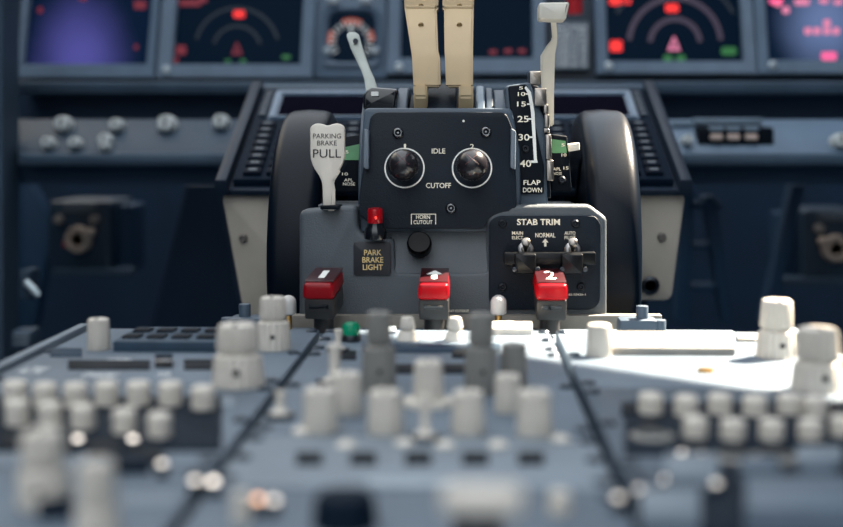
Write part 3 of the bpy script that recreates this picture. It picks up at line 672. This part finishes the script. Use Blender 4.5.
def knob(parent, px, pb, segs, mat=knobw, topmat=None, z=0.0, fl=.18, mark=True, taper=.92, name='knob', skirt=0):
    """px, pb: photo position of the foot; segs: (half width in pixels, photo row of its top), lowest first"""
    o = G(px, pb, z); s = o.y / F; h0 = 0; first = None
    # the foot row is the near edge of the base circle
    r0 = segs[0][0] * s; o = o + Vector((0, r0 * .9, 0)); s = o.y / F
    if skirt: obj(name + '_skirt', MB().cyl(o - Vector((0, 0, .001)), skirt * s, .004), mat, parent)
    for i, (hw, yt) in enumerate(segs):
        r = hw * s; zt = CAM.z - (yt - 139.0) * (o.y + r * .3) / F; zt = max(zt, z + h0 + .004); h1 = zt - z
        e = min(r * .18, .0022); pr = [(r * .8, h0 - .0005), (r * .8, h0 + .0012), (r * .97, h0 + .0016), (r, h0 + e * .5 + .0016), (r * taper, h1 - e), (r * taper - e * .4, h1 - e * .35), (r * taper - e, h1), (0, h1)]
        if i == 0: pr = [(r * .9, -.001), (r, .0005)] + pr[4:]
        k = obj(name if i == 0 else 'upper_knob', MB().lathe(pr, (o.x, o.y, z), (0, 0, 1), 64, fl, 16, (h0 + e * .4 + .0008, h1 - e * .9)), mat, parent if i == 0 else first)
        if i == 0: first = k
        h0 = h1
    if mark and len(segs) > 1:
        r = segs[0][0] * s; hm = (CAM.z - (segs[0][1] - 139.0) * o.y / F) * .5
        obj('set_screw', MB().cyl(Vector((o.x + r * .1, o.y - r * .93, z + hm)), r * .13, r * .06, (0, -1, 0), 16), ltrk, first)
    if mark:
        r = segs[-1][0] * s * taper
        obj('pointer_line', MB().box((o.x, o.y - r * .55, z + h0 + .0002), (r * .14, r * .8, .0005)), ltrk, first)
    return first
def push_knob(parent, px, pb, rp=12.5, hp=25, mat=knobw):
    o = G(px, pb); r = rp * o.y / F; o = o + Vector((0, r * .9, 0)); r = rp * o.y / F
    h = CAM.z - (pb - hp - 139) * (o.y + .3 * r) / F
    return obj('push_knob', MB().lathe([(r * .8, -.001), (r * .8, h * .12), (r, h * .14), (r, h * .50), (r * .93, h * .52), (r * .90, h * .545), (r * .93, h * .57), (r, h * .59), (r, h * .86), (r * .93, h * .94), (r * .75, h), (0, h)], o, (0, 0, 1), 40), mat, parent)
def add_glint(parent, px, py, level):
    """small lit indicator lamp in the panel"""
    o = G(px, py, .004); c = (255, 196, 160) if level < 0 else (250, 238, 226); lv = abs(level)
    rim = obj('lamp_rim', MB().cyl(o - Vector((0, 0, .005)), .0022, .0055), dsteel, parent)  # rim of the added glint bead, no known panel lamp
    obj('indicator_lamp', MB().lathe([(.0017, 0), (.0016, .0010), (.0010, .0017), (0, .0019)], o, (0, 0, 1), 16), M('lamp_%d' % int(level * 100), c, .3, emit=c, estr=2.6 * lv), rim)  # added light source standing in for a glint, no known panel lamp
def slot(parent, x0, y0, x1, y1, mat=black, h=.0012, name='window', z=0.0, bev=.0005):
    a, b_, c, d = G(x0, y1, z), G(x1, y1, z), G(x1, y0, z), G(x0, y0, z); up_ = Vector((0, 0, h))
    return obj(name, MB().prism([a + up_, b_ + up_, c + up_, d + up_], (0, 0, -h - .001), bev), mat, parent)
def legend(parent, items, z=.0004):
    """printed words: (text, px, py, width px, height px) lying on the panel"""
    for s, x, y, w, h in items:
        b = MB(); o = G(x, y, z); k = o.y / F; put_text3(b, s, o, (1, 0, 0), (0, 1, 0), w * k, h * k * o.y / CAM.z * .85)
        obj('lettering', b, M('legend_white', (226, 230, 232), .5), parent)
def toggle(parent, px, pb, h, mat=steel, lean=(0, .25), r=.0022, tip=None):
    o = G(px, pb); n = Vector((lean[0], lean[1], 1)).normalized()
    t = obj('toggle', MB().lathe([(r * 2.2, -.001), (r * 2.2, .002), (r * 1.6, .003), (r * .8, .004), (r * 1.0, h * .8), (r * 1.25, h * .93), (r * .8, h), (0, h)], o, n, 20), mat, parent)
    obj('toggle_nut', MB().cyl(o, r * 3, .0022, (0, 0, 1), 6), dsteel, t)
    return t

# --- left column
T = panel('radio_panel', 'left front radio panel with raised dark keypad box and three ivory knobs', xl, xs1, .605, YB)
kx0, kx1 = G(107, 355).x, G(212, 355).x
kb = obj('keypad_box', MB().box(((kx0 + kx1) / 2, .729, .0028), (kx1 - kx0, .056, .0066), .001), M('keypad_shell', (52, 70, 86), .5, spec=.2), T)
for r in range(2):
    for c in range(4):
        xx = kx0 + (kx1 - kx0) * (.13 + c * .245); yy = .716 + r * .024
        obj('key', MB().box((xx, yy, .0066), ((kx1 - kx0) * .17, .012, .0018), .0005), black, kb)
knob(T, 96, 351, [(12, 320)]); knob(T, 271, 352, [(18, 321), (14, 297)]); knob(T, 234, 390, [(27, 354), (22, 324)])
slot(T, 68, 362, 150, 370); b = slot(T, 155, 361, 173, 368, gloss, .004, 'push_key'); slot(T, 184, 361, 222, 370)
slot(T, 50, 350, 82, 357, M('slot_slate', (42, 58, 74), .5, spec=.1))
legend(T, [('COMM', 118, 360, 24, 4), ('ACTIVE', 33, 370, 24, 8), ('STANDBY', 100, 375, 36, 5), ('XFR', 164, 374, 14, 4)])
T = panel('audio_panel', 'left audio control panel crowded with rows of ivory push knobs', xl, xs1, .45, .605)
slot(T, -8, 398, 222, 452, knobdark, .0012, 'knob_bed')
for i, (x, y) in enumerate(((12, 412), (42, 414), (73, 414), (104, 412), (136, 412), (168, 412), (201, 416), (14, 432), (47, 434), (80, 436), (122, 440), (157, 444))):
    push_knob(T, x, y - 2)
for x, y in ((20, 443), (62, 447), (105, 448), (150, 456)): slot(T, x - 16, y - 4, x + 14, y + 8, black, .002, 'push_key')
slot(T, 190, 425, 222, 436, M('slot_slate', (42, 58, 74), .5, spec=.1)); slot(T, 205, 398, 236, 408, pedlight, .001, 'label_strip')
for x, y in ((78, 441), (133, 441), (162, 466)): add_glint(T, x, y, .6 if x > 150 else 1)
T = panel('trim_panel', 'nearest left panel, strongly blurred, with two tall ivory knobs', xl, xs1, .27, .45)
for x, y, m in ((195, 483, .7), (213, 484, 1.4), (258, 502, -1), (274, 503, .6)): add_glint(T, x, y, m)
knob(T, 36, 512, [(28, 474), (23, 436)]); knob(T, 92, 560, [(24, 515), (20, 468)]); slot(T, 110, 462, 150, 474, knobdark, .004, 'push_key'); slot(T, 38, 500, 72, 520, knobdark, .004, 'push_key')
slot(T, 120, 496, 180, 506, pedlight, .001, 'label_strip')
# --- centre column
T = panel('lamp_panel', 'narrow sunlit centre front panel with green lamp and two white toggles', xs1, xs2, .705, YB)
knob(T, 407, 342, [(11, 331), (8, 317)], fl=0, mark=False, taper=.8, name='toggle_cap'); knob(T, 455, 342, [(11, 331), (8, 317)], fl=0, mark=False, taper=.8, name='toggle_cap')
o = G(351, 341); g = obj('lamp_base', MB().cyl(o, .0062, .004), dsteel, T); obj('green_lens', MB().lathe([(.0052, .003), (.0054, .009), (.0046, .0108), (.0025, .0116), (0, .0118)], o, (0, 0, 1), 24), greenl, g, label='green glass lens')
slot(T, 492, 327, 532, 335, knobw, .004, 'pale_block'); slot(T, 362, 345, 500, 352, M('slot_slate', (42, 58, 74), .5, spec=.1), .001, 'display_window')
slot(T, 370, 329, 396, 334, pedlight, .002, 'pale_block')
toggle(T, 338, 352, .013, knobw)
T = panel('selector_panel', 'centre panel with two tall stacked grey knobs among ivory selector knobs', xs1, xs2, .505, .705)
knob(T, 378, 396, [(18, 346), (13, 312)], knobg); knob(T, 481, 396, [(17.5, 346), (13.5, 313)], knobg); knob(T, 514, 390, [(14.5, 343)], knobg)
knob(T, 319, 434, [(18.5, 390)]); knob(T, 345, 416, [(17, 374)]); knob(T, 384, 436, [(18.5, 392)]); knob(T, 428, 408, [(16, 361)], skirt=26)
knob(T, 468, 436, [(17.5, 392)]); knob(T, 508, 414, [(14, 375)]); knob(T, 535, 438, [(18.5, 391)])
toggle(T, 425, 440, .018, knobw); toggle(T, 334, 384, .02, knobw, r=.003); toggle(T, 280, 418, .012, knobw)
for x0, x1, y0, y1 in ((396, 425, 366, 374), (440, 470, 366, 374), (330, 356, 352, 360), (452, 474, 352, 358)): slot(T, x0, y0, x1, y1)
for x, y in ((302, 432), (346, 446), (404, 444), (445, 446), (498, 446), (560, 440)): obj('fastener', MB().lathe([(.004, -.001), (.004, .001), (.002, .002), (0, .002)], G(x, y), (0, 0, 1), 18), knobw, T)
T = panel('slot_panel', 'pale centre panel with a row of five dark slots', xs1, xs2, .425, .505, pedlight)
for x in (309, 363, 418, 475, 531): slot(T, x - 13, 455, x + 13, 465, black, .0015, 'slot')
slot(T, 368, 480, 456, 487, M('strip_pale', (150, 162, 172), .5), .0008, 'label_strip')
T = panel('near_panel', 'nearest centre panel with a black knob and an ivory handle', xs1, xs2, .27, .425)
knob(T, 342, 535, [(34, 497)], knobdark, fl=.1, mark=False)
knob(T, 478, 540, [(26, 505)], knobdark, mark=False, fl=0); b = obj('handle_bar', MB().box(G(482, 500, .030) , (.021, .012, .007), .003), knobw, T)
knob(T, 560, 516, [(12, 495)], mark=False, name='small_knob'); knob(T, 240, 524, [(10, 500)], mark=False, name='small_knob')
# --- right column
T = panel('radio_panel', 'right front radio panel bleached by sunlight with a flat pale box', xs2, xr, .605, YB)
bx0, bx1 = G(614, 357).x, G(737, 357).x
obj('flat_box', MB().box(((bx0 + bx1) / 2, .730, .0018), (bx1 - bx0, .062, .0056), .001), knobg, T)
knob(T, 600, 358, [(13, 323)]); knob(T, 780, 360, [(20, 328), (16.5, 297)]); knob(T, 822, 394, [(25, 358), (22, 325)])
obj('fastener', MB().cyl(G(706, 372), .0045, .002), brass, T); slot(T, 737, 336, 765, 342, knobg, .002, 'pale_block')
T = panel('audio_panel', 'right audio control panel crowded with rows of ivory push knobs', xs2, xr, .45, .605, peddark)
slot(T, 624, 404, 850, 456, knobdark, .0012, 'knob_bed')
for x, y in ((652, 420), (688, 422), (722, 420), (757, 422), (792, 420), (818, 422), (697, 444), (735, 446), (774, 446), (813, 446), (846, 442)):
    push_knob(T, x, y - 2)
for x, y in ((630, 410), (650, 428)): slot(T, x - 9, y - 4, x + 9, y + 6, black, .002, 'push_key')
for x, y in ((694, 452), (732, 454), (775, 454), (815, 455)): slot(T, x - 14, y - 4, x + 14, y + 6, black, .002, 'push_key')
for x, y in ((652, 440), (735, 462), (775, 462)): obj('bushing', MB().lathe([(.006, 0), (.0085, 0), (.009, .002), (.0065, .003), (.006, 0)], G(x, y), (0, 0, 1), 24), knobg, T)
for x, y in ((682, 456), (702, 457)): add_glint(T, x, y, 1.0 if x < 690 else .5)
slot(T, 796, 456, 842, 470, pedlight, .004, 'label_strip')
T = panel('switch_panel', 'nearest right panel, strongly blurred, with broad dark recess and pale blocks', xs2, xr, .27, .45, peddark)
slot(T, 700, 458, 900, 540, knobdark, .002, 'dark_recess'); slot(T, 665, 474, 718, 496, pedlight, .008, 'pale_block'); slot(T, 745, 505, 860, 540, ped, .010, 'pale_block')
slot(T, 740, 478, 778, 488, ped, .008, 'pale_block'); slot(T, 800, 478, 835, 488, ped, .008, 'pale_block'); slot(T, 640, 505, 700, 530, pedlight, .006, 'pale_block')
for x, y, m in ((667, 482, .8), (618, 500, .35), (640, 492, .3), (716, 486, .3)): add_glint(T, x, y, m)

# clamps at the ends of the ledge
for cx, s, lab in ((247, 1, 'blue-grey clamp with upright bolt at the left end of the ledge'), (640, -1, 'blue-grey clamp with upright bolt at the right end of the ledge')):
    Y = .835; q = U(cx, 325, Y); t = thing('clamp', lab, 'clamp', (q.x, Y, -.008)); k = Y / F
    obj('clamp_block', MB().box((q.x + s * .002, Y, -.006), (38 * k, .02, .016), .003), housing2, t)
    obj('bolt', MB().cyl((q.x - s * .001, Y - .002, -.002), 6 * k, CAM.z - (304.5 - 139) * Y / F + .002), housing2, t)
    obj('side_boss', MB().cyl((q.x + (.012 if s < 0 else -.012), Y - .004, -.006), 7 * k, CAM.z - (318 - 139) * Y / F + .006), housing2, t)

# ------------------------------------------------------------ light
sd = bpy.data.lights.new('sun', 'SUN'); sd.energy = 46; sd.angle = math.radians(.6); sd.color = (1, .85, .66)
so = bpy.data.objects.new('sun', sd); COL.objects.link(so); so.rotation_euler = SUN.to_track_quat('Z', 'Y').to_euler()
w = bpy.data.worlds.new('sky'); scene.world = w; w.use_nodes = True; nt = w.node_tree; bg = nt.nodes['Background']
tc = nt.nodes.new('ShaderNodeTexCoord'); sx = nt.nodes.new('ShaderNodeSeparateXYZ'); cr = nt.nodes.new('ShaderNodeValToRGB')
mr = nt.nodes.new('ShaderNodeMapRange'); mr.inputs[1].default_value = -1; mr.inputs[2].default_value = 1
nt.links.new(tc.outputs['Generated'], sx.inputs[0]); nt.links.new(sx.outputs['Z'], mr.inputs[0]); nt.links.new(mr.outputs[0], cr.inputs[0]); my = nt.nodes.new('ShaderNodeMapRange'); my.inputs[1].default_value = -1; my.inputs[2].default_value = 1; my.inputs[3].default_value = 1.25; my.inputs[4].default_value = .75
ml = nt.nodes.new('ShaderNodeMixRGB'); ml.blend_type = 'MULTIPLY'; ml.inputs[0].default_value = 1
nt.links.new(sx.outputs['Y'], my.inputs[0]); nt.links.new(cr.outputs[0], ml.inputs[1]); nt.links.new(my.outputs[0], ml.inputs[2]); nt.links.new(ml.outputs[0], bg.inputs['Color'])
E = cr.color_ramp.elements; E[0].position = .40; E[0].color = (.05, .08, .11, 1); E[1].position = .95; E[1].color = (2.1, 2.22, 2.36, 1)
e = E.new(.56); e.color = (.44, .475, .51, 1)
bg.inputs['Strength'].default_value = 1.0
vs = scene.view_settings; vs.view_transform = 'Standard'; vs.look = 'None'; vs.gamma = 1; vs.use_curve_mapping = False; vs.exposure = 0.15
